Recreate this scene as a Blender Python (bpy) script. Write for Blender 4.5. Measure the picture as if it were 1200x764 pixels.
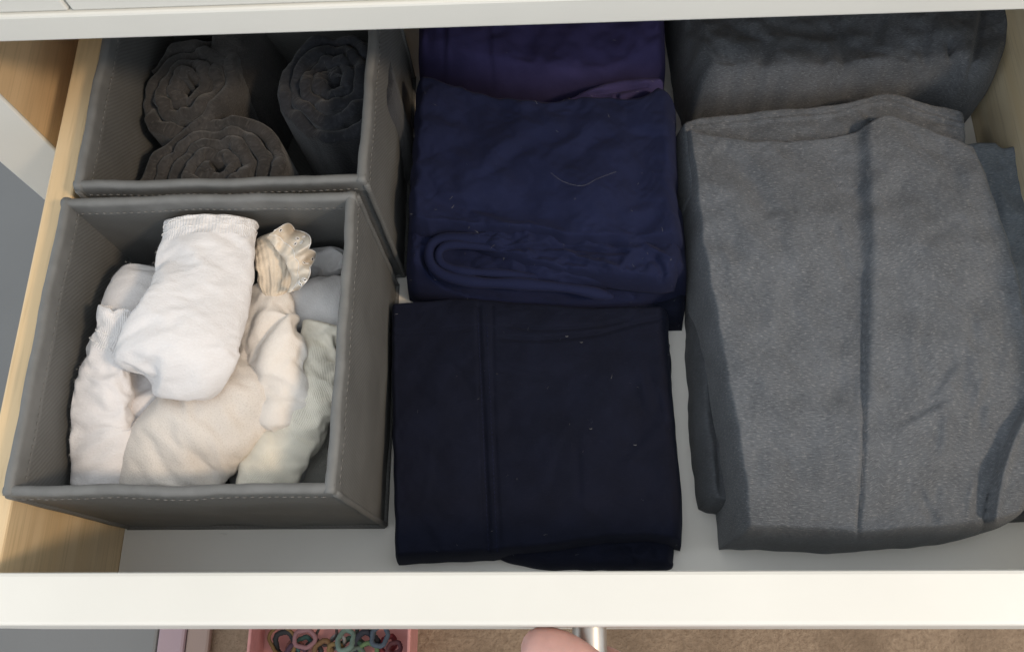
import bpy, math, random
import numpy as np
from mathutils import Vector

random.seed(4); rng = np.random.default_rng(7)
S = bpy.context.scene
for o in list(bpy.data.objects): bpy.data.objects.remove(o)
COL = S.collection

# ------------------------------------------------------------------ camera
CAM = np.array([0.2304, -0.0557, 0.4634]); EUL = np.radians([19.9591, 2.7147, 0.0214]); FPX = 998.67
cd = bpy.data.cameras.new('camera'); cam = bpy.data.objects.new('camera', cd); COL.objects.link(cam)
cam.location = CAM; cam.rotation_euler = EUL
cd.sensor_fit = 'HORIZONTAL'; cd.sensor_width = 36; cd.lens = FPX / 1200 * 36
cd.clip_start = 0.01; cd.clip_end = 50
S.camera = cam
S.render.resolution_x, S.render.resolution_y = 1024, 651

# ------------------------------------------------------------------ light: cool room light, one warm ceiling lamp to the right
w = bpy.data.worlds.new('World'); S.world = w; w.use_nodes = True
bg = w.node_tree.nodes['Background']; bg.inputs[0].default_value = (0.88, 0.945, 1.0, 1); bg.inputs[1].default_value = 1.45
def lamp(name, loc, target, energy, color, size):
    l = bpy.data.lights.new(name, 'AREA'); l.energy = energy; l.color = color; l.size = size; l.shape = 'DISK'
    o = bpy.data.objects.new(name, l); COL.objects.link(o); o.location = loc
    o.rotation_euler = (Vector(target) - Vector(loc)).to_track_quat('-Z', 'Y').to_euler()
    return o
lamp('ceiling_lamp', (1.50, -0.50, 1.50), (0.22, 0.08, 0.04), 22, (1.0, 0.76, 0.52), 0.26)
S.view_settings.view_transform = 'Standard'; S.view_settings.look = 'None'
S.view_settings.exposure = -0.22; S.view_settings.gamma = 1.0
S.render.engine = 'CYCLES'
try: S.cycles.max_bounces = 8; S.cycles.diffuse_bounces = 5
except Exception: pass

# ------------------------------------------------------------------ geometry helpers
def _rot(rx, ry, rz):
    cx, sx, cy, sy, cz, sz = math.cos(rx), math.sin(rx), math.cos(ry), math.sin(ry), math.cos(rz), math.sin(rz)
    X = np.array([[1,0,0],[0,cx,-sx],[0,sx,cx]]); Y = np.array([[cy,0,sy],[0,1,0],[-sy,0,cy]]); Z = np.array([[cz,-sz,0],[sz,cz,0],[0,0,1]])
    return Z @ Y @ X
RM = _rot(*EUL)
def at(x, y, z):
    """reference picture coordinate and a height -> point of the place"""
    x = np.asarray(x, float); y = np.asarray(y, float); z = np.asarray(z, float)
    d = np.stack([(x-600)/FPX, (382-y)/FPX, -np.ones_like(x+y)], -1) @ RM.T
    t = (z - CAM[2]) / d[..., 2]
    return CAM + t[..., None]*d
def at_y(x, y, Y):
    d = RM @ np.array([(x-600)/FPX, (382-y)/FPX, -1.0]); t = (Y - CAM[1])/d[1]
    return CAM + t*d
def px(P):
    q = (P - CAM) @ RM
    return 600 + FPX*q[..., 0]/-q[..., 2], 382 - FPX*q[..., 1]/-q[..., 2]

def mesh(name, V, F, mat, parent=None, smooth=True, uv=None):
    me = bpy.data.meshes.new(name)
    me.from_pydata(np.asarray(V, float).tolist(), [], [list(map(int, f)) for f in F])
    if uv is not None:
        lay = me.uv_layers.new(name='UVMap'); li = np.zeros(len(me.loops), int); me.loops.foreach_get('vertex_index', li)
        lay.data.foreach_set('uv', np.asarray(uv, np.float32)[li].ravel())
    if smooth: me.polygons.foreach_set('use_smooth', [True]*len(me.polygons))
    me.validate(); me.update()
    if mat: me.materials.append(mat)
    o = bpy.data.objects.new(name, me); COL.objects.link(o)
    if parent: o.parent = parent
    return o
def tag(o, label=None, cat=None, group=None, kind=None):
    if label: o['label'] = label
    if cat: o['category'] = cat
    if group: o['group'] = group
    if kind: o['kind'] = kind
    return o
def empty(name, label, cat, group=None):
    o = bpy.data.objects.new(name, None); COL.objects.link(o); o.empty_display_size = 0.01
    return tag(o, label, cat, group)
def grid_faces(nv, nu, off=0, wrap=False):
    j, i = np.meshgrid(np.arange(nv-1), np.arange(nu if wrap else nu-1), indexing='ij')
    i2 = (i+1) % nu
    a = j*nu+i; b = j*nu+i2; c = (j+1)*nu+i2; d = (j+1)*nu+i
    return (np.stack([a, d, c, b], -1).reshape(-1, 4) + off).tolist()
def box(name, lo, hi, mat, parent=None, bev=0.0008):
    import bmesh
    bm = bmesh.new(); bmesh.ops.create_cube(bm, size=1)
    lo = Vector(lo); hi = Vector(hi)
    for v in bm.verts: v.co = Vector(((lo[k]+hi[k])/2 + v.co[k]*(hi[k]-lo[k]) for k in range(3)))
    if bev: bmesh.ops.bevel(bm, geom=bm.edges[:], offset=bev, segments=2, affect='EDGES', profile=0.5)
    me = bpy.data.meshes.new(name); bm.to_mesh(me); bm.free(); me.materials.append(mat)
    o = bpy.data.objects.new(name, me); COL.objects.link(o)
    if parent: o.parent = parent
    return o
def crom(pts, n):
    """Catmull-Rom through pts, resampled to n points by arc length"""
    P = np.asarray(pts, float)
    if len(P) == 2:
        return P[0] + (P[1]-P[0])*np.linspace(0, 1, n)[:, None]
    Q = np.vstack([2*P[0]-P[1], P, 2*P[-1]-P[-2]]); out = []
    for i in range(1, len(Q)-2):
        t = np.linspace(0, 1, 24, endpoint=False)[:, None]
        a, b, c, d = Q[i-1], Q[i], Q[i+1], Q[i+2]
        out.append(.5*((2*b)+(-a+c)*t+(2*a-5*b+4*c-d)*t**2+(-a+3*b-3*c+d)*t**3))
    C = np.vstack(out+[P[-1:]]); L = np.r_[0, np.cumsum(np.linalg.norm(np.diff(C, axis=0), axis=1))]
    s = np.linspace(0, L[-1], n)
    return np.stack([np.interp(s, L, C[:, k]) for k in range(P.shape[1])], 1)
_ang = rng.random((64, 64))*2*np.pi; _gx, _gy = np.cos(_ang), np.sin(_ang)
def vnoise(x, y, sc, seed=0):
    x = np.asarray(x, float); y = np.asarray(y, float)
    c, s_ = math.cos(.7+seed), math.sin(.7+seed); x, y = (x*c-y*s_)/sc + seed*7.31, (x*s_+y*c)/sc + seed*3.77
    xi = np.floor(x).astype(int); yi = np.floor(y).astype(int); fx = x-xi; fy = y-yi
    ux = fx*fx*fx*(fx*(fx*6-15)+10); uy = fy*fy*fy*(fy*(fy*6-15)+10)
    def g(a, b): return _gx[(xi+a) % 64, (yi+b) % 64]*(fx-a)+_gy[(xi+a) % 64, (yi+b) % 64]*(fy-b)
    return (g(0, 0)*(1-ux)+g(1, 0)*ux)*(1-uy)+(g(0, 1)*(1-ux)+g(1, 1)*ux)*uy
def polydist(X, Y, pts):
    """unsigned distance, signed side (positive to the left of travel on the picture) and along-parameter"""
    P = crom(pts, max(24, 8*len(pts))); best = np.full(X.shape, 1e9); sgn = np.zeros(X.shape); tt = np.zeros(X.shape)
    n = len(P)-1
    for i in range(n):
        a = P[i]; d = P[i+1]-a; L2 = d@d+1e-12
        t = np.clip(((X-a[0])*d[0]+(Y-a[1])*d[1])/L2, 0, 1)
        dx = X-(a[0]+t*d[0]); dy = Y-(a[1]+t*d[1]); dd = np.hypot(dx, dy)
        s = np.where(d[0]*(Y-a[1])-d[1]*(X-a[0]) < 0, 1., -1.)
        m = dd < best; best = np.where(m, dd, best); sgn = np.where(m, s, sgn); tt = np.where(m, (i+t)/n, tt)
    return best, sgn, tt
def sstep(x): x = np.clip(x, 0, 1); return x*x*(3-2*x)
def feat_eval(f, X, Y):
    k = f[0]
    if k == 'bump':
        _, c, r, a = f[:4]; an = math.radians(f[4]) if len(f) > 4 else 0
        dx = X-c[0]; dy = Y-c[1]; u = dx*math.cos(an)+dy*math.sin(an); v = -dx*math.sin(an)+dy*math.cos(an)
        return a*np.exp(-((u/r[0])**2+(v/r[1])**2))
    if k in ('groove', 'line', 'wr'):
        A = np.asarray(f[1], float); m_ = 3.2*f[2]+4
        sel = (X > A[:, 0].min()-m_) & (X < A[:, 0].max()+m_) & (Y > A[:, 1].min()-m_) & (Y < A[:, 1].max()+m_)
        out = np.zeros(X.shape)
        if not sel.any(): return out
        d, s, t = polydist(X[sel], Y[sel], f[1])
        e_ = 1.0 if k == 'line' else sstep(t/.3)*sstep((1-t)/.3) if k == 'wr' else sstep(t/.12)*sstep((1-t)/.12)
        q = d*s/f[2]
        out[sel] = -f[3]*e_*(np.exp(-(d/f[2])**2) if k != 'wr' else np.exp(-q**2) - .55*np.exp(-((q-1.5)/1.3)**2))
        return out
    d, s, t = polydist(X, Y, f[1])
    ends = sstep(t/.12)*sstep((1-t)/.12)
    if k == 'groove':
        return -f[3]*np.exp(-(d/f[2])**2)*ends
    if k == 'line':                       # groove that keeps its depth to the ends
        return -f[3]*np.exp(-(d/f[2])**2)
    if k == 'step':                       # cloth layer edge: raised on the left of travel, easing off away from it
        w_, h, fade = f[2], f[3], f[4]
        sd = d*s
        if len(f) > 5: ends = 1.0
        return h*sstep(sd/w_*.5+.5)*np.exp(-np.maximum(sd, 0)/fade)*ends - .35*h*np.exp(-((sd+w_)/(w_*1.2))**2)*ends
    if k == 'ribs':                       # knitted ribs inside a strip round a path: period along the path
        wd, per, h = f[2], f[3], f[4]
        L = np.sum(np.linalg.norm(np.diff(np.asarray(f[1], float), axis=0), axis=1))
        return h*np.sin(2*np.pi*t*L/per)*sstep((wd-d)/(wd*.3))
    return 0
def wrinkles(n, x0, x1, y0, y1, ang, spread, ln, wd, dep, seed):
    """random cloth wrinkles: short curved furrows with a raised lip, about one direction"""
    g = np.random.default_rng(seed); out = []
    for _ in range(n):
        c = np.array([g.uniform(x0, x1), g.uniform(y0, y1)]); a = math.radians(ang+g.normal()*spread); L = ln*g.uniform(.5, 1.4); b = g.normal()*.5
        d = np.array([math.cos(a), math.sin(a)]); nn = np.array([-d[1], d[0]])
        out.append(('wr', [tuple(c-d*L/2), tuple(c-d*L/5+nn*L*.12*b), tuple(c+d*L/5+nn*L*.16*b), tuple(c+d*L/2)], wd*g.uniform(.7, 1.5), dep*g.uniform(.4, 1.3)*g.choice([-1, 1, 1])))
    return out
INFO = {}
def settle(V, F, pin, grow, bend, frames, selfcol):
    """let a cloth surface that is slightly too big for its place buckle into natural folds (cloth solver, held softly to its shape)"""
    K = 10.0; g = np.random.default_rng(3)
    me = bpy.data.meshes.new('cloth_rest'); me.from_pydata((np.asarray(V)*K+g.normal(size=np.shape(V))*.002).tolist(), [], [list(map(int, f)) for f in F])
    o = bpy.data.objects.new('cloth_rest', me); COL.objects.link(o)
    vg = o.vertex_groups.new(name='hold')
    for val in np.unique(pin): vg.add([int(i) for i in np.nonzero(pin == val)[0]], float(val), 'REPLACE')
    m = o.modifiers.new('cloth', 'CLOTH'); cs = m.settings
    cs.quality = 7; cs.mass = .3; cs.air_damping = 6; cs.tension_stiffness = 40; cs.compression_stiffness = 40; cs.shear_stiffness = 15; cs.bending_stiffness = bend
    cs.tension_damping = 15; cs.compression_damping = 15; cs.shear_damping = 15; cs.bending_damping = 2
    cs.shrink_min = grow; cs.vertex_group_mass = 'hold'; cs.pin_stiffness = .6
    cc = m.collision_settings; cc.use_collision = False; cc.use_self_collision = selfcol; cc.self_distance_min = .006; cc.self_friction = 5; cc.collision_quality = 2
    m.point_cache.frame_start = 1; m.point_cache.frame_end = frames; S.frame_start = 1; S.frame_end = frames
    for f in range(1, frames+1): S.frame_set(f)
    ev = o.evaluated_get(bpy.context.evaluated_depsgraph_get()); em = ev.to_mesh()
    P = np.zeros(len(em.vertices)*3, np.float32); em.vertices.foreach_get('co', P); P = P.reshape(-1, 3).astype(float)/K
    ev.to_mesh_clear(); bpy.data.objects.remove(o); bpy.data.meshes.remove(me); S.frame_set(1)
    return P
S.use_gravity = False
def cub(A, n):
    m_ = A.shape[0]; x = np.linspace(0, m_-1, n); i = np.clip(np.floor(x).astype(int), 0, max(m_-2, 0)); f = (x-i)[:, None]; g = lambda q: A[np.clip(q, 0, m_-1)]
    p0, p1, p2, p3 = g(i-1), g(i), g(i+1), g(i+2)
    return .5*(2*p1+(-p0+p2)*f+(2*p0-5*p1+4*p2-p3)*f**2+(-p0+3*p1-3*p2+p3)*f**3)
def crease(G, nu, nv, grow, pin, bend):
    """height change of a folded garment's surface after settling, computed on a coarser grid"""
    NV, NU = G.shape[:2]; iu = np.linspace(0, NU-1, nu); iv = np.linspace(0, NV-1, nv)
    B = np.stack([np.stack([np.interp(iu, np.arange(NU), G[r, :, c]) for c in range(3)], -1) for r in range(NV)])
    Q = np.stack([np.stack([np.interp(iv, np.arange(NV), B[:, q, c]) for c in range(3)], -1) for q in range(nu)], 1)
    e = np.minimum.outer(np.minimum(np.arange(nv), np.arange(nv)[::-1]), np.full(nu, 999)); e = np.minimum(e, np.minimum(np.arange(nu), np.arange(nu)[::-1])[None])
    hold = np.where(e < 2, .95, np.where(e < 4, .5, pin)).ravel()
    P = settle(Q.reshape(-1, 3), grid_faces(nv, nu), hold, grow, bend, 22, False)
    d = (P-Q.reshape(-1, 3)).reshape(nv, nu, 3)[..., 2]
    return cub(cub(d, NV).T, NU).T
def patch(name, mat, top, right, bottom, left, z0, zt, r, feats=(), n=(90, 90), noise=((.0012, .03), (.0005, .009)), ze=None, parent=None, tilt=(0, 0), seed=1, wob=0.0, cr=None):
    """One sheet or roll of cloth: four edges (picture coordinates at the edge height ze), domed cross-section,
    creases and overlaps sculpted into it, closed below."""
    nu, nv = n
    if ze is None: ze = z0 + .35*(zt-z0)
    m = lambda k: (lambda s: .6*s+.4*(.5-.5*np.cos(np.pi*s)))(np.linspace(0, 1, k))
    def side(pts, k):
        C = crom(pts, 400); return np.stack([np.interp(m(k), np.linspace(0, 1, 400), C[:, q]) for q in (0, 1)], 1)
    T, B, Lf, Rt = side(top, nu), side(bottom, nu), side(left, nv), side(right, nv)
    u = m(nu)[None, :, None]; v = m(nv)[:, None, None]
    P = (1-v)*T[None]+v*B[None]+(1-u)*Lf[:, None]+u*Rt[:, None] - ((1-u)*(1-v)*T[0]+u*(1-v)*T[-1]+(1-u)*v*B[0]+u*v*B[-1])
    G = at(P[..., 0], P[..., 1], ze); X, Y = G[..., 0], G[..., 1]
    if wob:
        X = X + wob*vnoise(X, Y, .012, seed+20); Y = Y + wob*vnoise(X, Y, .012, seed+31)
    if not isinstance(r, (tuple, list)): r = (r,)*4
    prof = np.ones(X.shape)
    for (bx, by), rr in zip(((X[0], Y[0]), (X[:, -1], Y[:, -1]), (X[-1], Y[-1]), (X[:, 0], Y[:, 0])), r):
        if not rr: continue
        d = np.full(X.shape, 1e9)
        for i in range(len(bx)): d = np.minimum(d, (X-bx[i])**2+(Y-by[i])**2)
        q = np.clip(np.sqrt(d)/rr, 0, 1); prof = prof*np.sqrt(np.clip(1-(1-q)**2, 0, 1))
    nz = np.zeros(X.shape)
    for i, (a, sc) in enumerate(noise): nz += 2*a*vnoise(X, Y, sc, seed+i*3)
    uc = (u[..., 0]-.5)*2; vc = (v[..., 0]-.5)*2
    base = zt + tilt[0]*uc + tilt[1]*vc
    z = z0+(base-z0)*prof
    for it in range(5):
        x_, y_ = px(np.stack([X, Y, z], -1)); f = nz.copy()
        for ft in feats: f = f + feat_eval(ft, x_, y_)
        zn = z0 + (base-z0)*prof + f*np.sqrt(prof)
        z = .35*z+.65*zn if it < 4 else zn
    if cr: z = z + cr[0]*np.clip(crease(np.stack([X, Y, z], -1), *cr[1:]), -.006, .006)*np.clip(prof*1.4-.4, 0, 1)
    z = np.maximum(z, z0)
    V = np.stack([X, Y, z], -1).reshape(-1, 3); F = grid_faces(nv, nu)
    ring = list(range(nu))+[j*nu+nu-1 for j in range(1, nv)]+[(nv-1)*nu+i for i in range(nu-2, -1, -1)]+[j*nu for j in range(nv-2, 0, -1)]
    # a short skirt below the edge closes the sheet
    k0 = len(V); sk = V[ring].copy(); sk[:, 2] -= .0015; V = np.vstack([V, sk])
    L = len(ring)
    for i in range(L): F.append((ring[i], ring[(i+1) % L], k0+(i+1) % L, k0+i))
    F.append(tuple(range(k0, k0+L)))
    G3 = np.stack([X, Y, z], -1); uu = np.concatenate([np.zeros((nv, 1)), np.cumsum(np.linalg.norm(np.diff(G3, axis=1), axis=2), 1)], 1); vv = np.concatenate([np.zeros((1, nu)), np.cumsum(np.linalg.norm(np.diff(G3, axis=0), axis=2), 0)], 0)
    UV = np.stack([uu-uu[:, nu//2:nu//2+1], vv-vv[nv//2:nv//2+1]], -1).reshape(-1, 2)+.5; UV = np.vstack([UV, UV[ring]])
    o = mesh(name, V, F, mat, parent, True, UV)
    INFO[o.name] = (V[:nu*nv].reshape(nv, nu, 3), nu, nv)
    return o
def fuzz(o, count, length, mat, width=.00007, parent=None, seed=0, upper=False):
    """loose fibre ends standing off the knit"""
    V, nu, nv = INFO[o.name]; g = np.random.default_rng(seed+11)
    du = np.gradient(V, axis=1); dv = np.gradient(V, axis=0); N = np.cross(dv, du); N /= np.linalg.norm(N, axis=-1, keepdims=True)+1e-12
    N = np.where(N[..., 2:] < 0, -N, N)
    j = g.integers(1, nv-1, count); i = g.integers(1, nu-1, count)
    if upper: ok = (V[j, i, 2] > V[j].mean(1)[:, 2]+.001); j, i = j[ok], i[ok]; count = len(j)
    p = V[j, i] + (g.random((count, 1))-.5)*du[j, i]*2 + (g.random((count, 1))-.5)*dv[j, i]*2
    nr = N[j, i]; p = p - nr*(.0004 if upper else 0.0); tdir = g.normal(size=(count, 3)); tdir /= np.linalg.norm(tdir, axis=1, keepdims=True)
    d = nr*.7+tdir*.75; d /= np.linalg.norm(d, axis=1, keepdims=True)
    ln = length*(.4+.9*g.random((count, 1))); sd = np.cross(d, g.normal(size=(count, 3))); sd /= np.linalg.norm(sd, axis=1, keepdims=True)+1e-9
    bend = g.normal(size=(count, 3))*length*.25
    a = p-sd*width; b = p+sd*width; m_ = p+d*ln*.55+bend; c = m_-sd*width*.8; e = m_+sd*width*.8; tip = p+d*ln+bend*2.2
    Vv = np.stack([a, b, e, c, tip], 1).reshape(-1, 3); k = np.arange(count)*5
    F = np.concatenate([np.stack([k, k+1, k+2], 1), np.stack([k, k+2, k+3], 1), np.stack([k+3, k+2, k+4], 1)]).tolist()
    q = mesh('loose_fibres', Vv, F, mat, parent or o, True); q['kind'] = 'stuff'
    return q
def sweep(name, path, th, z0, z1, mat, parent=None, cap=5, noise=0.0, seed=0, closed=False, lean=(0, 0)):
    """standing sheet of cloth: a strip with a rounded top edge along a plan path"""
    P = np.asarray(path, float); n = len(P)
    T = np.gradient(P, axis=0)
    if closed: T = np.roll(P, -1, 0)-np.roll(P, 1, 0)
    T /= np.linalg.norm(T, axis=1, keepdims=True)+1e-12; Nn = np.stack([-T[:, 1], T[:, 0]], 1)
    z1 = np.broadcast_to(np.asarray(z1, float), (n,)); th = np.broadcast_to(np.asarray(th, float), (n,))
    hs = th/2; prof = [(-1, 'b', 0), (-1, 'm', .33), (-1, 'm', .66)]
    for k in range(cap+1): prof.append((-math.cos(math.pi*k/cap), 't', math.sin(math.pi*k/cap)))
    prof += [(1, 'm', .66), (1, 'm', .33), (1, 'b', 0)]
    rows = []
    for (a, kk, h) in prof:
        zz = (z1-hs*.9+h*hs*.9) if kk == 't' else z0+(z1-hs-z0)*h
        q = P+Nn*(a*hs)[:, None]
        if noise: q = q + noise*np.stack([vnoise(q[:, 0]+zz, q[:, 1], .006, seed), vnoise(q[:, 0], q[:, 1]+zz, .006, seed+5)], 1)
        q = q + np.outer((zz-z0), lean)
        rows.append(np.column_stack([q, zz]))
    A = np.stack(rows, 1); m_ = len(prof); V = A.reshape(-1, 3)
    F = []
    for i in range(n if closed else n-1):
        for j in range(m_-1):
            a = i*m_+j; b = ((i+1) % n)*m_+j; F.append((a, b, b+1, a+1))
    if not closed: F.append(tuple(range(m_))); F.append(tuple(range((n-1)*m_+m_-1, (n-1)*m_-1, -1)))
    L = np.r_[0, np.cumsum(np.linalg.norm(np.diff(P, axis=0), axis=1))]
    UV = np.stack([np.repeat(L, m_), V[:, 2]], 1)
    return mesh(name, V, F, mat, parent, True, UV)
def tube(name, pts, rad, mat, parent=None, seg=8, closed=False):
    P = np.asarray(pts, float); n = len(P); rad = np.broadcast_to(np.asarray(rad, float), (n,))
    T = np.gradient(P, axis=0) if not closed else np.roll(P, -1, 0)-np.roll(P, 1, 0)
    T /= np.linalg.norm(T, axis=1, keepdims=True)+1e-12
    up = np.array([0, 0, 1.]) if abs(T[:, 2]).mean() < .8 else np.array([1., 0, 0])
    A = np.cross(T, up); A /= np.linalg.norm(A, axis=1, keepdims=True)+1e-12; B = np.cross(T, A)
    an = np.linspace(0, 2*np.pi, seg, endpoint=False)
    V = (P[:, None]+rad[:, None, None]*(np.cos(an)[None, :, None]*A[:, None]+np.sin(an)[None, :, None]*B[:, None])).reshape(-1, 3)
    F = []
    for i in range(n if closed else n-1):
        for j in range(seg):
            a = i*seg+j; b = i*seg+(j+1) % seg; i2 = (i+1) % n
            F.append((a, b, i2*seg+(j+1) % seg, i2*seg+j))
    if not closed: F.append(tuple(range(seg-1, -1, -1))); F.append(tuple(range((n-1)*seg, n*seg)))
    return mesh(name, V, F, mat, parent)
def stitches(name, pts, mat, parent, dash=.0022, gap=.0012, wd=.00022, seed=0):
    """row of thread dashes along a 3-D path"""
    g = np.random.default_rng(seed); P = np.asarray(pts, float)
    L = np.r_[0, np.cumsum(np.linalg.norm(np.diff(P, axis=0), axis=1))]; V = []; F = []; s = 0
    while s+dash < L[-1]:
        a, m_, b = (np.array([np.interp(q, L, P[:, k]) for k in range(3)]) for q in (s, s+dash/2, s+dash))
        t = (b-a)/np.linalg.norm(b-a); sd = np.cross(t, [0, 0, 1.]); sd = sd/np.linalg.norm(sd) if np.linalg.norm(sd) > .1 else np.array([0, 1., 0]); up = np.cross(sd, t)
        k = len(V); j = g.normal(size=3)*.00008
        for q, h in ((a, .3), (m_, 1), (b, .3)):
            for sa, sb in ((-1, -1), (1, -1), (1, 1), (-1, 1)): V.append(q+j+sd*wd*sa*h+up*wd*sb*h)
        for r_ in (0, 4):
            for e in range(4): F.append((k+r_+e, k+r_+(e+1) % 4, k+r_+4+(e+1) % 4, k+r_+4+e))
        F += [(k+3, k+2, k+1, k), (k+8, k+9, k+10, k+11)]
        s += dash+gap*(.8+.4*g.random())
    o = mesh(name, V, F, mat, parent); o['kind'] = 'stuff'; return o

# ------------------------------------------------------------------ materials
def newmat(name):
    m = bpy.data.materials.new(name); m.use_nodes = True; nt = m.node_tree; b = nt.nodes['Principled BSDF']; return m, nt, b
def nd(nt, t, **kw):
    n = nt.nodes.new(t)
    for k, v in kw.items():
        if k.startswith('i_'):
            key = k[2:]; key = int(key) if key.isdigit() else key
            n.inputs[key].default_value = v
        else: setattr(n, k, v)
    return n
def mixrgb(nt, fac, a, b, blend='MIX'):
    n = nt.nodes.new('ShaderNodeMix'); n.data_type = 'RGBA'; n.blend_type = blend
    for k, v in ((0, fac), (6, a), (7, b)):
        if hasattr(v, 'is_linked') or hasattr(v, 'links'): nt.links.new(v, n.inputs[k])
        else: n.inputs[k].default_value = v if k == 0 else (*v, 1)
    return n.outputs[2]
def ramp(nt, src, p0, p1):
    n = nt.nodes.new('ShaderNodeMapRange'); n.inputs[1].default_value = p0; n.inputs[2].default_value = p1; nt.links.new(src, n.inputs[0]); return n.outputs[0]
def fabric(name, col, fleck=None, fleck_amt=.3, dark=None, dark_amt=.3, fscale=(900, 2600), weave=1500, bump=.35, bdist=.0003, rough=.92, sheen=.15, mottling=.12, rib=0, sheen_tint=(1, 1, 1)):
    m, nt, b = newmat(name); ln = nt.links.new
    tc = nd(nt, 'ShaderNodeTexCoord'); uv = tc.outputs['UV']
    mp = nd(nt, 'ShaderNodeMapping'); ln(uv, mp.inputs[0]); mp.inputs['Scale'].default_value = (fscale[0], fscale[1], 1)
    n1 = nd(nt, 'ShaderNodeTexNoise', i_Scale=1.0, i_Detail=3.0, i_Roughness=.6); ln(mp.outputs[0], n1.inputs['Vector'])
    mp2 = nd(nt, 'ShaderNodeMapping'); ln(uv, mp2.inputs[0]); mp2.inputs['Location'].default_value = (3.7, 9.1, 0); mp2.inputs['Scale'].default_value = (fscale[0]*.8, fscale[1]*1.2, 1)
    n2 = nd(nt, 'ShaderNodeTexNoise', i_Scale=1.0, i_Detail=2.0); ln(mp2.outputs[0], n2.inputs['Vector'])
    n3 = nd(nt, 'ShaderNodeTexNoise', i_Scale=55.0, i_Detail=3.0); ln(uv, n3.inputs['Vector'])
    c = tuple(col)
    lo = tuple(x*(1-mottling) for x in c); hi = tuple(min(1, x*(1+mottling)) for x in c)
    out = mixrgb(nt, ramp(nt, n3.outputs[0], .35, .65), lo, hi)
    if dark:
        k = nd(nt, 'ShaderNodeMath', operation='MULTIPLY', i_1=dark_amt); ln(ramp(nt, n2.outputs[0], .5, .68), k.inputs[0]); out = mixrgb(nt, k.outputs[0], out, dark)
    if fleck:
        k = nd(nt, 'ShaderNodeMath', operation='MULTIPLY', i_1=fleck_amt); ln(ramp(nt, n1.outputs[0], .54, .72), k.inputs[0]); out = mixrgb(nt, k.outputs[0], out, fleck)
    ln(out, b.inputs['Base Color'])
    b.inputs['Roughness'].default_value = rough; b.inputs['Specular IOR Level'].default_value = .18
    b.inputs['Sheen Weight'].default_value = sheen; b.inputs['Sheen Roughness'].default_value = .5; b.inputs['Sheen Tint'].default_value = (*sheen_tint, 1)
    wv = nd(nt, 'ShaderNodeTexNoise', i_Scale=weave, i_Detail=2.0); ln(uv, wv.inputs['Vector'])
    add = nd(nt, 'ShaderNodeMath', operation='ADD'); ln(wv.outputs[0], add.inputs[0]); ln(n1.outputs[0], add.inputs[1]); hsrc = add.outputs[0]
    if rib:
        wr = nd(nt, 'ShaderNodeTexWave', wave_type='BANDS', bands_direction='X', i_Scale=rib, i_Distortion=.6); wr.inputs['Detail Scale'].default_value = 2; ln(uv, wr.inputs['Vector'])
        ad2 = nd(nt, 'ShaderNodeMath', operation='ADD'); ln(hsrc, ad2.inputs[0]); ln(wr.outputs['Fac'], ad2.inputs[1]); hsrc = ad2.outputs[0]
    bp = nd(nt, 'ShaderNodeBump', i_Strength=bump, i_Distance=bdist); ln(hsrc, bp.inputs['Height']); ln(bp.outputs[0], b.inputs['Normal'])
    return m
def painted(name, col, rough=.45, bump=.08, dirt=.06):
    m, nt, b = newmat(name); ln = nt.links.new
    tc = nd(nt, 'ShaderNodeTexCoord'); n = nd(nt, 'ShaderNodeTexNoise', i_Scale=9.0, i_Detail=6.0); ln(tc.outputs['Object'], n.inputs['Vector'])
    c0 = mixrgb(nt, ramp(nt, n.outputs[0], .35, .7), col, tuple(x*(1-dirt) for x in col))
    n4 = nd(nt, 'ShaderNodeTexNoise', i_Scale=75.0, i_Detail=4.0, i_Roughness=.7); mp = nd(nt, 'ShaderNodeMapping'); mp.inputs['Scale'].default_value = (.35, 1, 1); ln(tc.outputs['Object'], mp.inputs[0]); ln(mp.outputs[0], n4.inputs['Vector'])
    ln(mixrgb(nt, ramp(nt, n4.outputs[0], .69, .78), c0, tuple(x*.74 for x in col)), b.inputs['Base Color'])
    n2 = nd(nt, 'ShaderNodeTexNoise', i_Scale=420.0, i_Detail=2.0); ln(tc.outputs['Object'], n2.inputs['Vector'])
    bp = nd(nt, 'ShaderNodeBump', i_Strength=bump, i_Distance=.0004); ln(n2.outputs[0], bp.inputs['Height']); ln(bp.outputs[0], b.inputs['Normal'])
    ln(ramp(nt, n.outputs[0], -.6, 1.9), b.inputs['Roughness']); b.inputs['Roughness'].default_value = rough
    return m
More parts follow.
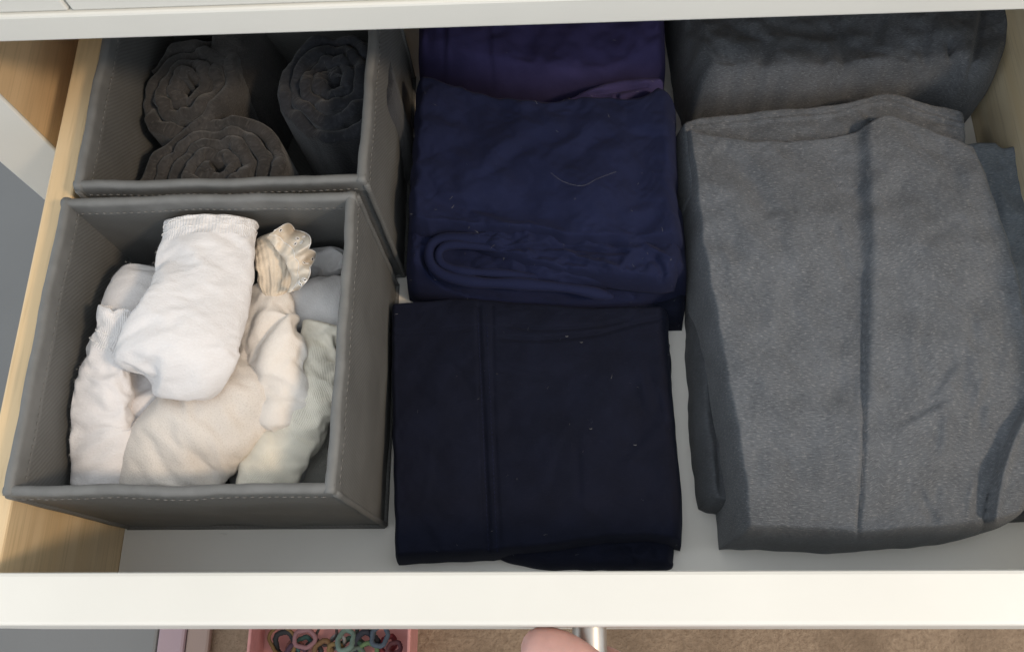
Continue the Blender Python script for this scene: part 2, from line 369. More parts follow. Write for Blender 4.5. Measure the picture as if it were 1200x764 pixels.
def wood(name, c1, c2, knots=True):
    m, nt, b = newmat(name); ln = nt.links.new
    tc = nd(nt, 'ShaderNodeTexCoord'); mp = nd(nt, 'ShaderNodeMapping'); ln(tc.outputs['Object'], mp.inputs[0]); mp.inputs['Scale'].default_value = (14, 3.2, 34)
    n = nd(nt, 'ShaderNodeTexNoise', i_Scale=1.6, i_Detail=5.0, i_Distortion=.7); ln(mp.outputs[0], n.inputs['Vector'])
    mp2 = nd(nt, 'ShaderNodeMapping'); ln(tc.outputs['Object'], mp2.inputs[0]); mp2.inputs['Scale'].default_value = (220, 12, 420)
    n2 = nd(nt, 'ShaderNodeTexNoise', i_Scale=2.0, i_Detail=3.0); ln(mp2.outputs[0], n2.inputs['Vector'])
    a = mixrgb(nt, ramp(nt, n.outputs[0], .35, .66), c1, c2)
    d = mixrgb(nt, ramp(nt, n2.outputs[0], .5, .95), a, tuple(x*.72 for x in c2))
    v = nd(nt, 'ShaderNodeTexVoronoi', i_Scale=7.0); mp3 = nd(nt, 'ShaderNodeMapping'); ln(tc.outputs['Object'], mp3.inputs[0]); mp3.inputs['Scale'].default_value = (1, .55, 1.2); ln(mp3.outputs[0], v.inputs['Vector'])
    if knots: d = mixrgb(nt, ramp(nt, v.outputs['Distance'], .085, .04), d, tuple(x*.5 for x in c2))
    ln(d, b.inputs['Base Color']); b.inputs['Roughness'].default_value = .5
    bp = nd(nt, 'ShaderNodeBump', i_Strength=.12, i_Distance=.0004); ln(n2.outputs[0], bp.inputs['Height']); ln(bp.outputs[0], b.inputs['Normal'])
    return m
def twill(name, col):
    m, nt, b = newmat(name); ln = nt.links.new
    tc = nd(nt, 'ShaderNodeTexCoord')
    n = nd(nt, 'ShaderNodeTexNoise', i_Scale=30.0, i_Detail=4.0); ln(tc.outputs['Object'], n.inputs['Vector'])
    wv = nd(nt, 'ShaderNodeTexWave', wave_type='BANDS', bands_direction='DIAGONAL', i_Scale=250.0, i_Distortion=.6, i_Detail=1.0); ln(tc.outputs['Object'], wv.inputs['Vector'])
    a = mixrgb(nt, ramp(nt, n.outputs[0], .3, .7), tuple(x*.88 for x in col), tuple(x*1.1 for x in col))
    k = nd(nt, 'ShaderNodeMath', operation='MULTIPLY', i_1=.42); ln(wv.outputs['Fac'], k.inputs[0])
    ln(mixrgb(nt, k.outputs[0], a, tuple(x*.6 for x in col)), b.inputs['Base Color'])
    b.inputs['Roughness'].default_value = .62; b.inputs['Specular IOR Level'].default_value = .35
    n2 = nd(nt, 'ShaderNodeTexNoise', i_Scale=45.0, i_Detail=2.0); ln(tc.outputs['Object'], n2.inputs['Vector'])
    b1 = nd(nt, 'ShaderNodeBump', i_Strength=.35, i_Distance=.003); ln(n2.outputs[0], b1.inputs['Height'])
    b2 = nd(nt, 'ShaderNodeBump', i_Strength=.3, i_Distance=.0003); ln(wv.outputs['Fac'], b2.inputs['Height']); ln(b1.outputs[0], b2.inputs['Normal']); ln(b2.outputs[0], b.inputs['Normal'])
    return m
def plain(name, col, rough=.6, metal=0.0, sss=0.0, spec=.4):
    m, nt, b = newmat(name); b.inputs['Base Color'].default_value = (*col, 1); b.inputs['Roughness'].default_value = rough; b.inputs['Metallic'].default_value = metal
    b.inputs['Specular IOR Level'].default_value = spec
    if sss: b.inputs['Subsurface Weight'].default_value = sss; b.inputs['Subsurface Radius'].default_value = (.006, .002, .001); b.inputs['Subsurface Scale'].default_value = 1.0
    n = nd(nt, 'ShaderNodeTexNoise', i_Scale=120.0, i_Detail=4.0); tc = nd(nt, 'ShaderNodeTexCoord'); nt.links.new(tc.outputs['Object'], n.inputs['Vector'])
    nt.links.new(mixrgb(nt, ramp(nt, n.outputs[0], .3, .7), tuple(x*.88 for x in col), tuple(min(1, x*1.08) for x in col)), b.inputs['Base Color'])
    bp = nd(nt, 'ShaderNodeBump', i_Strength=.1, i_Distance=.0005); nt.links.new(n.outputs[0], bp.inputs['Height']); nt.links.new(bp.outputs[0], b.inputs['Normal'])
    return m
def carpetmat(name, c1, c2):
    m, nt, b = newmat(name); ln = nt.links.new
    tc = nd(nt, 'ShaderNodeTexCoord'); n = nd(nt, 'ShaderNodeTexNoise', i_Scale=210.0, i_Detail=5.0, i_Roughness=.7); ln(tc.outputs['Object'], n.inputs['Vector'])
    n2 = nd(nt, 'ShaderNodeTexNoise', i_Scale=14.0, i_Detail=3.0); ln(tc.outputs['Object'], n2.inputs['Vector'])
    a = mixrgb(nt, ramp(nt, n.outputs[0], .36, .66), c1, c2); ln(mixrgb(nt, ramp(nt, n2.outputs[0], .45, .75), a, tuple(x*.8 for x in c1)), b.inputs['Base Color'])
    b.inputs['Roughness'].default_value = 1; b.inputs['Specular IOR Level'].default_value = .05
    bp = nd(nt, 'ShaderNodeBump', i_Strength=1.0, i_Distance=.004); ln(n.outputs[0], bp.inputs['Height']); ln(bp.outputs[0], b.inputs['Normal'])
    return m
M = dict(
    white=painted('white_paint', (.70, .685, .635), dirt=.09), base=painted('white_foil', (.84, .81, .76), rough=.5),
    pine=wood('pine_warm', (.73, .56, .35), (.65, .47, .26)), birch=wood('pine_pale', (.80, .69, .49), (.73, .59, .37)), panel=wood('panel_tan', (.64, .46, .27), (.61, .435, .25), False),
    box=twill('grey_box_fabric', (.136, .137, .134)), bind=plain('grey_binding', (.145, .146, .143), .6), thread=plain('grey_thread', (.185, .18, .17), .8), dthread=plain('dark_thread', (.10, .095, .09), .8),
    navy_dark=fabric('midnight_jersey', (.0050, .0066, .0165), (.016, .018, .034), .35, fscale=(350, 2200), bump=.4, sheen=.03, mottling=.15, sheen_tint=(.6, .65, 1)),
    navy=fabric('navy_jersey', (.0095, .0130, .041), (.02, .025, .062), .3, fscale=(350, 2200), bump=.4, sheen=.04, mottling=.12, sheen_tint=(.6, .6, 1)),
    purple=fabric('purple_jersey', (.046, .039, .112), (.07, .06, .15), .3, fscale=(350, 2200), bump=.4, sheen=.05, sheen_tint=(.7, .6, 1)),
    grey=fabric('grey_marl', (.108, .118, .134), (.38, .39, .40), .45, (.04, .044, .052), .5, fscale=(380, 1900), bump=.4, sheen=.1, mottling=.1),
    grey2=fabric('charcoal_marl', (.100, .107, .120), (.32, .33, .34), .4, (.035, .035, .04), .5, fscale=(420, 1500), bump=.4, sheen=.1),
    greydark=fabric('dark_marl', (.066, .072, .082), (.22, .22, .23), .35, (.03, .03, .035), .4, fscale=(420, 1500), bump=.4, sheen=.08),
    grey_shade_tint=fabric('shade_tinted_marl', (.145, .168, .198), (.38, .40, .42), .45, (.05, .055, .06), .45, fscale=(420, 1500), bump=.4, sheen=.1),  # same grey cloth, with the blue of the shade mixed into its colour
    sockdark=fabric('charcoal_knit', (.050, .047, .046), (.17, .16, .15), .35, (.02, .02, .02), .5, fscale=(700, 1100), weave=900, bump=.7, bdist=.0005, sheen=.25, mottling=.25),
    sockblack=fabric('soot_knit', (.024, .026, .032), (.10, .10, .11), .3, (.012, .012, .015), .5, fscale=(700, 1100), weave=900, bump=.7, bdist=.0005, sheen=.2, mottling=.25),
    sockwhite=fabric('white_terry', (.68, .655, .65), (.77, .755, .75), .4, fscale=(900, 1200), weave=1100, bump=.5, bdist=.0004, sheen=.25, mottling=.04),
    cuffwhite=fabric('white_rib_cuff', (.74, .715, .71), (.82, .80, .80), .4, fscale=(900, 1200), weave=1100, bump=.5, bdist=.0006, sheen=.2, mottling=.04, rib=230),
    sockwhite2=fabric('offwhite_terry', (.72, .69, .685), (.81, .79, .79), .4, fscale=(900, 1200), weave=1100, bump=.5, bdist=.0004, sheen=.25, mottling=.05),
    sockbeige=fabric('ecru_knit', (.68, .625, .57), (.77, .73, .69), .4, (.42, .36, .31), .3, fscale=(1500, 1500), weave=1700, bump=.6, bdist=.0004, sheen=.15, mottling=.05),
    sockcream=fabric('cream_knit', (.75, .69, .63), (.83, .79, .74), .4, fscale=(1100, 1100), weave=1300, bump=.45, bdist=.0004, sheen=.2, mottling=.05),
    sockrib=fabric('cream_rib', (.74, .63, .50), (.80, .71, .60), .3, fscale=(1100, 1100), weave=1300, bump=.4, bdist=.0006, sheen=.15, rib=150),
    sockgrey=fabric('pale_grey_knit', (.53, .52, .52), (.66, .65, .65), .4, fscale=(1200, 1200), weave=1500, bump=.45, bdist=.0003, sheen=.15, mottling=.05),
    sockolive=fabric('stone_rib', (.74, .69, .585), (.81, .77, .69), .35, fscale=(900, 900), weave=1300, bump=.5, bdist=.0004, sheen=.15, rib=420),
    sockslate=fabric('slate_rib', (.50, .485, .44), (.60, .58, .54), .35, fscale=(900, 900), weave=1300, bump=.5, bdist=.0004, sheen=.15, rib=420),
    lace=plain('lace', (.70, .62, .52), 1.0, spec=.05), eyelet_shade=plain('eyelet_shade_paint', (.10, .075, .055), .9), fibre=plain('white_fibre', (.82, .80, .78), .9), fibredark=plain('dark_fibre', (.16, .14, .13), .9), fibregrey=plain('grey_fibre', (.30, .30, .30), .9),
    metal=plain('brushed_steel', (.55, .53, .50), .38, 1.0), skin=plain('skin', (.54, .32, .285), .55, sss=.25), nail=plain('nail', (.62, .36, .31), .3),
    carpet=carpetmat('carpet', (.25, .178, .122), (.38, .28, .195)), mat=painted('grey_mat', (.15, .15, .148), rough=.8, bump=.3), lilac=painted('lilac_edge', (.30, .215, .235), rough=.7), mauve=painted('mauve_edge', (.25, .175, .145), rough=.7),
    pink=plain('pink_plastic', (.46, .20, .18), .45), skirting=painted('white_board', (.7, .7, .68)),
)

# ------------------------------------------------------------------ setting
FZ = -.40
f_ = mesh('floor', [(-2, -2, FZ), (2.5, -2, FZ), (2.5, 1.2, FZ), (-2, 1.2, FZ)], [(0, 1, 2, 3)], M['carpet'], smooth=False); tag(f_, kind='structure')
mx = float(at(190, 750, FZ)[0]); mx2 = float(at(222, 750, FZ)[0]); mx3 = float(at(250, 750, FZ)[0])
fm = empty('floor_mat', 'flat grey floor mat with lilac and mauve edging at the left', 'mat')
box('mat_surface', (-1.3, -1.0, FZ+.002), (mx, .9, FZ+.012), M['mat'], fm, .003)
box('mat_border', (mx+.0005, -1.0, FZ+.002), (mx2, .9, FZ+.0125), M['lilac'], fm, .003)
box('mat_border', (mx2+.0005, -1.0, FZ+.002), (mx3, .9, FZ+.0105), M['mauve'], fm, .003)

# drawer ----------------------------------------------------------------
XL, XR, F0, TH, HF, HW = -.003, .4925, -.032, .0201, .1201, .1023
YB = .44
dr = empty('open_drawer', 'open white-fronted drawer with pine sides holding the folded clothes', 'drawer')
box('front_panel', (XL-.06, F0-TH, -.045), (XR+.06, F0, HF), M['white'], dr, .0016)
box('side_panel', (XL-.014, F0+.0004, -.014), (XL, YB, HW), M['pine'], dr, .0012)
box('side_panel', (XR, F0+.0004, -.014), (XR+.014, YB, HW), M['birch'], dr, .0012)
box('base_panel', (XL+.0004, F0+.0004, -.006), (XR-.0004, YB-.0005, 0), M['base'], dr, 0)
box('back_panel', (XL+.0004, YB, -.014), (XR-.0004, YB+.014, HW-.01), M['birch'], dr, .001)
# handle: round stem flaring into a knob, out towards the viewer
kp = at(691, 750, .05); kx, kz = float(kp[0]), .05
prof = [(-.0002, .0078), (.003, .0078), (.008, .0078), (.016, .0078), (.024, .0080), (.0275, .0125), (.031, .0158), (.035, .0150), (.0365, .010), (.037, .0)]
V = []; ns = 32
for d, r in prof:
    for k in range(ns): a = 2*math.pi*k/ns; V.append((kx+r*math.cos(a), F0-TH-d, kz+r*math.sin(a)))
mesh('knob', V, grid_faces(len(prof), ns, wrap=True), M['metal'], dr)

# chest of drawers --------------------------------------------------------
U, ZU = .1847, .170
ch = empty('chest_of_drawers', 'white chest of drawers with tan inner sides, behind the open drawer', 'chest of drawers')
def onray(x, y, Y):
    p = at_y(x, y, Y); return p
e1 = float(onray(0, 114, U+.004)[0]); e2 = float(onray(0, 191, U+.004)[0])
box('front_stile', (e2, U+.004, FZ+.01), (e1, U+.0065, .44), M['white'], ch, .0012)
box('side_panel', (e2+.002, U+.0067, FZ+.01), (e1-.001, .62, .44), M['panel'], ch, .0008)
sx = float(at_y(38, 55, .30)[0])
box('runner_rail', (e1-.0008, U+.0225, -.03), (e1+.010, .60, .012), M['panel'], ch, .0008)
box('front_stile', (XR+.064, U+.004, FZ+.01), (XR+.064+(e1-e2), U+.022, .44), M['white'], ch, .0012)
box('side_panel', (XR+.065, U+.0225, FZ+.01), (XR+.062+(e1-e2), .62, .44), M['panel'], ch, .0008)
box('top_panel', (e2-.01, U-.012, .4405), (XR+.074+(e1-e2), .63, .462), M['white'], ch, .002)
box('back_panel', (e1, .605, FZ+.01), (XR+.064, .612, .4395), M['panel'], ch, 0)
box('runner_bracket', (e1-.0006, .285, -.03), (e1+.0012, .60, .30), M['panel'], ch, .0004)
up = empty('upper_drawer', 'closed upper drawer front with framed lower rail, above the open drawer', 'drawer')
zr = float(at_y(300, 11, U)[2])
box('rail', (XL-.058, U, ZU), (XR+.058, U+.018, zr), M['white'], up, .0012)
xs = float(at_y(75, 8, U)[0])
box('board', (XL-.058, U+.0016, zr+.0004), (xs-.0006, U+.016, .425), M['white'], up, .0012)
wb = 1.0; x = xs+.0006
while x < XR+.05:
    x1 = min(x+wb, XR+.058); box('board', (x, U+.0016, zr+.0004), (x1-.0012, U+.016, .425), M['white'], up, .0012); x = x1

# fabric storage boxes -----------------------------------------------------
BW, BD, BH = .14, .1392, .1142
def storage_box(x0, y0, label, seed):
    e = empty('storage_box', label, 'storage box', 'grey fabric boxes in the drawer')
    t = .0036
    cor = [(x0, y0), (x0+BW, y0), (x0+BW, y0+BD), (x0, y0+BD)]
    for k in range(4):
        a = np.array(cor[k]); b = np.array(cor[(k+1) % 4]); d = (b-a)/np.linalg.norm(b-a); nin = np.array([-d[1], d[0]])
        L = np.linalg.norm(b-a); nu, nv = 40, 18
        s = np.linspace(.0006, L-.0006, nu); zz = np.linspace(.001, BH-.002, nv)
        def bow(s_, z_, sd): return (.0016*np.sin(np.pi*s_/L)*np.sin(np.pi*np.clip(z_/BH, 0, 1)*.9)+.0016*vnoise(s_, z_, .03, seed+k+sd)*np.sin(np.pi*s_/L))
        Vs = []
        for side_ in (0, 1):
            sg, zg = np.meshgrid(s, zz); o_ = bow(sg, zg, 0)
            P = a + d*sg[..., None] + nin*((t*side_) - o_)[..., None]
            Vs.append(np.dstack([P, zg]).reshape(-1, 3))
        V = np.vstack(Vs); F = grid_faces(nv, nu)+[tuple(reversed(q)) for q in grid_faces(nv, nu, nu*nv)]
        F += [((nv-1)*nu+i, (nv-1)*nu+i+1, nu*nv+(nv-1)*nu+i+1, nu*nv+(nv-1)*nu+i) for i in range(nu-1)]
        wl = mesh('wall', V, F, M['box'], e)
        # binding folded over the top edge
        ss = np.linspace(-.0004, L+.0004, 70); wob = .0003*vnoise(ss, ss*0+k, .02, seed+k+9)
        path = a + d*ss[:, None] + nin*(t/2 + wob - bow(ss, np.full_like(ss, BH*.97), 0))[:, None]
        top = BH + .0002*k + .0004*vnoise(ss, ss*0, .018, seed+k+3)
        sweep('rim_binding', path, .0046 + .0004*vnoise(ss, ss*0+3, .01, seed+k), BH-.0095, top, M['bind'], e, cap=8, noise=.0003, seed=seed+k)
        for off in (-.0008, t+.0009):
            zz_ = np.full_like(ss, BH-.0075)
            pth = np.column_stack([a + d*ss[:, None] + nin*(off + wob - bow(ss, np.full_like(ss, BH*.94), 0))[:, None], zz_])
            stitches('stitching', pth[2:-2], M['thread'], wl, seed=seed+k)
        zc = np.linspace(.001, BH-.004, 16)
        tube('corner_piping', np.column_stack([a[0]+.0004*vnoise(zc, zc*0, .02, k), a[1]+.0004*vnoise(zc, zc*0+2, .02, k), zc]), .0016, M['box'], e)
        tube('bottom_piping', np.column_stack([a+d*ss[:, None]-nin*.0004, np.full_like(ss, .0017)+.0006*vnoise(ss, ss*0+5, .015, k)]), .0015, M['box'], e)
    box('bottom_panel', (x0+.002, y0+.002, .0006), (x0+BW-.002, y0+BD-.002, .0026), M['box'], e, 0)
    return e
storage_box(0, 0, 'grey fabric box in front, filled with white and cream socks', 3)
storage_box(.0042, BD+.0064, 'grey fabric box at the back holding dark rolled socks', 12)

# ------------------------------------------------------------------ dark rolled socks in the back box
def spiral(cx, cy, r0, r1, turns, start, ecc=(1, 1), ang=0, wob=.0012, seed=0, n=220):
    t = np.linspace(0, 1, n); th = start+2*np.pi*turns*t; r = r0+(r1-r0)*t
    r = r + wob*vnoise(np.cos(th)*.02, np.sin(th)*.02, .011, seed)+wob*.6*vnoise(t, t*0, .03, seed+2)
    x = r*np.cos(th)*ecc[0]; y = r*np.sin(th)*ecc[1]; c, s = math.cos(ang), math.sin(ang)
    return np.stack([cx+x*c-y*s, cy+x*s+y*c], 1)
def rolled(label, c, zt, r1, turns, th, start, ecc, ang, mat, seed, dome=.006, lean=(0, 0)):
    e = empty('rolled_sock', label, 'sock', 'dark rolled socks in the back box')
    P = spiral(c[0], c[1], .0035, r1, turns, start, ecc, ang, seed=seed, wob=.0032, n=320)
    rr = np.hypot(P[:, 0]-c[0], P[:, 1]-c[1])/r1
    z1 = zt - dome*rr**2 + .007*vnoise(P[:, 0], P[:, 1], .012, seed+4)
    sweep('rolled_leg', P, th*(1+.3*vnoise(P[:, 0], P[:, 1], .01, seed+6)), .004, z1, mat, e, cap=9, noise=.0016, seed=seed, lean=lean)
    return e
zA = .080; cA = at(250, 196, zA); rolled('charcoal rolled sock with wide spiral end near the front rim of the back box', cA, zA, .0370, 4.4, .0076, 2.2, (1.08, .92), .2, M['sockdark'], 2)
zC = .088; cC = at(387, 90, zC); rolled('blackish rolled sock standing in the right corner of the back box', cC, zC, .0310, 4.0, .0073, .6, (.95, 1.1), 0, M['sockblack'], 8)
zB = .080; cB = at(216, 96, zB)
eB = rolled('charcoal loosely folded sock in the left back of the back box', cB, zB, .0285, 3.3, .0078, 1.2, (.86, 1.22), -.45, M['sockdark'], 31)
patch('folded_foot', M['sockdark'], [(268, 40), (300, 36), (332, 44)], [(332, 44), (336, 100), (322, 150)], [(250, 160), (285, 168), (322, 150)], [(268, 40), (262, 100), (250, 160)], .006, .074, (.02, .018, .02, .012),
      [('groove', [(270, 130), (300, 112), (322, 118)], 4, .002)], n=(70, 80), parent=eB, seed=4, noise=((.003, .02), (.001, .006)))

# ------------------------------------------------------------------ folded clothes, middle column
# purple garment at the back
pu = empty('purple_garment', 'folded purple garment at the back of the middle column', 'clothing')
patch('folded_body', M['purple'], [(494, -45), (640, -50), (776, -55)], [(776, -55), (778, 20), (781, 98)], [(490, 98), (560, 118), (650, 135), (720, 130), (781, 98)], [(494, -45), (492, 30), (490, 98)],
      .0, .046, (.01, .009, .012, .009), wrinkles(12, 500, 770, 0, 120, 60, 40, 70, 6, .0009, 12) + [('step', [(523, -40), (524, 30), (522, 96)], 2.2, .0022, 60, 1), ('step', [(573, -40), (575, 40), (580, 112)], 2.0, .0014, 50, 1), ('groove', [(500, 20), (502, 90)], 6, .002)], n=(120, 90), parent=pu, seed=2, cr=(0.5, 52, 36, -0.06, 0.12, 2))
patch('twisted_leg', M['purple'], [(655, 121), (700, 103), (735, 96), (774, 93)], [(774, 93), (778, 101), (772, 110)], [(655, 122), (705, 122), (724, 131), (745, 119), (772, 110)], [(655, 121), (655, 122)],
      .042, .053, (.006, .004, .006, .002), [('groove', [(690, 112), (722, 108), (765, 100)], 3, .003), ('groove', [(722, 110), (726, 128)], 3, .003)], n=(80, 40), parent=pu, seed=3, noise=((.0012, .01),))

# mid navy garment rolled at its front end
nb = empty('navy_garment', 'folded navy garment with a rolled front end, middle of the middle column', 'clothing')
patch('lower_fold', M['navy_dark'], [(505, 330), (650, 330), (803, 325)], [(803, 325), (804, 355), (801, 383)], [(511, 363), (560, 369), (640, 373), (740, 383), (801, 383)], [(505, 330), (507, 348), (511, 363)], .0, .019, (.004, .006, .008, .006),
      [('groove', [(520, 356), (600, 360), (700, 362), (760, 370)], 3, .003)], n=(110, 36), parent=nb, seed=8)
patch('rolled_end', M['navy'], [(480, 262), (640, 262), (801, 262)], [(801, 262), (804, 300), (806, 348)], [(475, 341), (500, 351), (560, 362), (640, 366), (700, 366), (760, 362), (806, 348)], [(480, 262), (477, 300), (475, 341)], .0, .0425, (.004, .010, .010, .010),
      wrinkles(14, 500, 800, 300, 362, 5, 12, 70, 4, .0014, 5) + [('groove', [(498, 290), (498, 305), (506, 322), (524, 337), (560, 347), (610, 352), (660, 350)], 3, .006), ('bump', (722, 347), (34, 9), -.008), ('groove', [(690, 346), (715, 340), (748, 343)], 3.2, .004), ('groove', [(735, 336), (745, 350)], 4, .003),
       ('groove', [(600, 361), (660, 353), (690, 352)], 3, .003), ('groove', [(545, 349), (560, 342), (590, 347)], 3, .003), ('bump', (535, 303), (24, 12), -.006), ('bump', (788, 322), (12, 24), .003)], n=(210, 90), parent=nb, seed=12, cr=(0.75, 64, 24, -0.07, 0.15, 1.2), noise=((.0016, .03), (.0006, .01)))
lp = crom([at(a, b, .046)+np.array([0, 0, c]) for a, b, c in [(640, 284, -.002), (590, 283, 0), (545, 281, .001), (520, 281, .001), (507, 287, .001), (503, 300, 0), (508, 313, 0), (524, 324, 0), (560, 331, 0), (610, 333, 0), (670, 336, -.003), (720, 341, -.009)]], 90)
tq = np.linspace(0, 1, 90); tube('fold_lip', lp, .0030*(1+.5*vnoise(tq, tq*0, .13, 4))*np.sqrt(np.clip(np.minimum(tq, 1-tq)/.06, .05, 1)), M['navy'], nb, 14)
lp = crom([at(a, b, .0475)+np.array([0, 0, c]) for a, b, c in [(600, 291, -.002), (560, 289, 0), (532, 288, .001), (518, 292, .001), (514, 301, 0), (521, 311, 0), (545, 318, 0), (590, 320, -.001), (640, 322, -.006)]], 80)
tq = np.linspace(0, 1, 80); tube('fold_lip', lp, .0022*(1+.5*vnoise(tq, tq*0, .12, 8))*np.sqrt(np.clip(np.minimum(tq, 1-tq)/.06, .05, 1)), M['navy'], nb, 12)
patch('inner_fold', M['navy'], [(534, 282), (600, 272), (700, 274), (796, 276)], [(796, 276), (799, 305), (792, 336)], [(534, 284), (577, 301), (613, 313), (650, 323), (686, 329), (767, 338), (792, 336)], [(534, 282), (534, 284)], .035, .0515, (.004, .008, .0045, .002),
      wrinkles(10, 560, 790, 285, 330, 8, 12, 70, 3.5, .0012, 6) + [('groove', [(577, 294), (640, 290), (700, 294), (745, 297)], 2.6, .003), ('groove', [(600, 300), (660, 304), (720, 318)], 6, .0016), ('groove', [(764, 300), (776, 318), (774, 334)], 4, .0025)], n=(170, 60), parent=nb, seed=13, cr=(0.9, 56, 16, -0.07, 0.15, 1.2), noise=((.0014, .02), (.0005, .008)))
patch('folded_body', M['navy'], [(482, 80), (540, 97), (600, 113), (650, 118), (700, 113), (740, 116), (768, 104), (800, 116)], [(800, 116), (801, 170), (801, 215), (806, 250), (810, 290)],
      [(472, 268), (500, 276), (520, 272), (551, 275), (613, 280), (665, 291), (700, 293), (741, 296), (775, 292), (810, 290)], [(482, 80), (477, 160), (473, 220), (472, 268)], .012, .058, (.009, .012, .0055, .010),
      wrinkles(16, 490, 790, 110, 280, 8, 22, 90, 7, .0011, 3) + [('bump', (700, 190), (60, 60), .0035), ('bump', (560, 180), (50, 70), -.0015), ('groove', [(490, 256), (560, 248), (640, 252), (740, 266), (795, 262)], 16, .0028), ('groove', [(655, 287), (720, 280), (780, 284)], 4, .0015), ('groove', [(770, 150), (745, 200), (752, 250)], 18, .0022)],
      n=(190, 150), ze=.050, parent=nb, seed=11, wob=.0022, cr=(0.5, 56, 44, -0.06, 0.12, 2), noise=((.0026, .05), (.0008, .014)))

# dark navy leggings in front
nd_ = empty('midnight_leggings', 'folded midnight-blue leggings with a raised side seam, nearest the drawer front', 'clothing')
patch('lower_layer', M['navy_dark'], [(470, 400), (600, 400), (786, 400)], [(786, 400), (792, 560), (789, 658)], [(560, 640), (600, 660), (640, 667), (700, 668), (780, 668), (789, 658)], [(470, 400), (480, 560), (560, 640)], .0, .014, (.004, .006, .007, .004),
      [('groove', [(700, 652), (735, 645), (742, 662)], 3.5, .003), ('groove', [(742, 648), (760, 640), (770, 655)], 3, .003)], n=(80, 90), parent=nd_, seed=15, wob=.0012, noise=((.0014, .02), (.0008, .008)))
patch('top_layer', M['navy_dark'], [(460, 362), (560, 358), (680, 366), (784, 366)], [(784, 366), (786, 420), (790, 470), (796, 540), (800, 590), (800, 644)],
      [(464, 660), (520, 657), (572, 655), (586, 653), (640, 648), (700, 640), (750, 637), (782, 640), (800, 644)], [(460, 362), (460, 450), (462, 560), (464, 660)], .002, .026, (.004, .009, .0045, .0045),
      wrinkles(14, 590, 800, 380, 640, 10, 40, 90, 7, .0007, 9) + wrinkles(6, 465, 550, 400, 640, 80, 30, 80, 6, .0005, 10) + [('line', [(561, 360), (565, 450), (570, 560), (575, 656)], 1.8, .0016), ('line', [(577, 360), (578, 450), (582, 560), (587, 654)], 1.6, .0011), ('step', [(569, 655), (563, 500), (558, 362)], 2, .0010, 40, 1),
       ('step', [(463, 388), (500, 386), (553, 383)], 2.0, .0014, 40, 1), ('groove', [(577, 395), (630, 398), (690, 393), (740, 381), (785, 371)], 2.4, .0022), ('groove', [(585, 380), (640, 386), (700, 382), (745, 374)], 2.2, .0020),
       ('bump', (795, 645), (14, 12), .003), ('groove', [(760, 636), (785, 645)], 5, .002), ('bump', (690, 500), (70, 110), .0018)],
      n=(180, 170), parent=nd_, seed=17, wob=.0008, cr=(0.28, 52, 48, -0.045, 0.14, 2), noise=((.0009, .05), (.0003, .012)))
sp = [(569, y) for y in range(368, 652, 6)]
for dx, k in ((-4, 0), (6, 1)):
    P = at(np.array([569+(y-368)*.045+dx-5 for _, y in sp]), np.array([y for _, y in sp]), .0272)
    stitches('stitching', P, M['navy'], nd_, dash=.0016, gap=.0008, wd=.00018, seed=k)

# ------------------------------------------------------------------ folded clothes, right column
gb = empty('charcoal_garment', 'folded charcoal marl garment at the back right, under the upper drawer', 'clothing')
patch('folded_body', M['grey2'], [(778, -50), (960, -58), (1158, -65)], [(1158, -65), (1164, 15), (1167, 72), (1156, 112), (1138, 134)], [(808, 142), (900, 142), (1000, 134), (1080, 134), (1138, 134)], [(778, -50), (786, 40), (793, 92), (808, 142)],
      .0, .052, (.01, .012, .012, .012), wrinkles(22, 800, 1150, 0, 125, 50, 40, 70, 6, .0012, 14) + [('step', [(1122, 122), (1135, 75), (1146, 20), (1150, -30)], 3.5, .005, 60), ('groove', [(1108, 50), (1114, 85), (1121, 112)], 3.2, .004), ('groove', [(812, -20), (812, 30), (806, 90)], 6, .005),
       ('bump', (900, 60), (60, 50), .003), ('groove', [(960, 20), (985, 70), (970, 115)], 9, .002)], n=(150, 90), parent=gb, seed=23, wob=.0022, cr=(0.6, 60, 40, -0.07, 0.1, 2), noise=((.0022, .035), (.0008, .01)))
gl = empty('dark_grey_trousers', 'dark grey folded trousers showing as a strip left of the grey marl trousers', 'clothing')
patch('folded_leg', M['greydark'], [(806, 340), (840, 330), (930, 330)], [(930, 330), (940, 480), (940, 600)], [(820, 593), (838, 601), (862, 606), (940, 606)], [(806, 340), (806, 420), (812, 520), (820, 593)], .0, .026, (.006, .004, .0045, .007),
      [('groove', [(818, 580), (840, 588), (870, 590)], 2.6, .002), ('groove', [(828, 350), (836, 450), (846, 590)], 4, .002)], n=(60, 120), parent=gl, seed=27, wob=.0022, cr=(0.5, 24, 44, -0.05, 0.15, 2))
gr_ = empty('shade_tinted_trousers', 'grey folded garment, blue of the shade painted into its colour, poking out at the right edge beside the drawer side', 'clothing')
patch('folded_leg', M['grey_shade_tint'], [(1050, 190), (1140, 184), (1156, 190), (1176, 182), (1200, 175)], [(1200, 175), (1208, 300), (1225, 450), (1240, 600)], [(1060, 600), (1150, 606), (1240, 600)], [(1050, 190), (1050, 400), (1060, 600)], .0, .034, (.005, .007, .006, .006),
      [('groove', [(1165, 200), (1172, 300), (1185, 420)], 6, .002)], n=(80, 130), parent=gr_, seed=29, cr=(0.4, 30, 44, -0.05, 0.15, 2))
gk = empty('soot_garment', 'small visible corner of a soot-grey garment at the lower right edge', 'clothing')
patch('folded_leg', M['greydark'], [(1120, 480), (1200, 470), (1260, 470)], [(1260, 470), (1262, 540), (1262, 606)], [(1120, 612), (1190, 610), (1262, 606)], [(1120, 480), (1120, 612)], .001, .022, (.004, .004, .005, .004), n=(50, 50), parent=gk, seed=31)
gm = empty('grey_marl_trousers', 'large grey marl folded trousers with a pressed centre crease, nearest the drawer front', 'clothing')
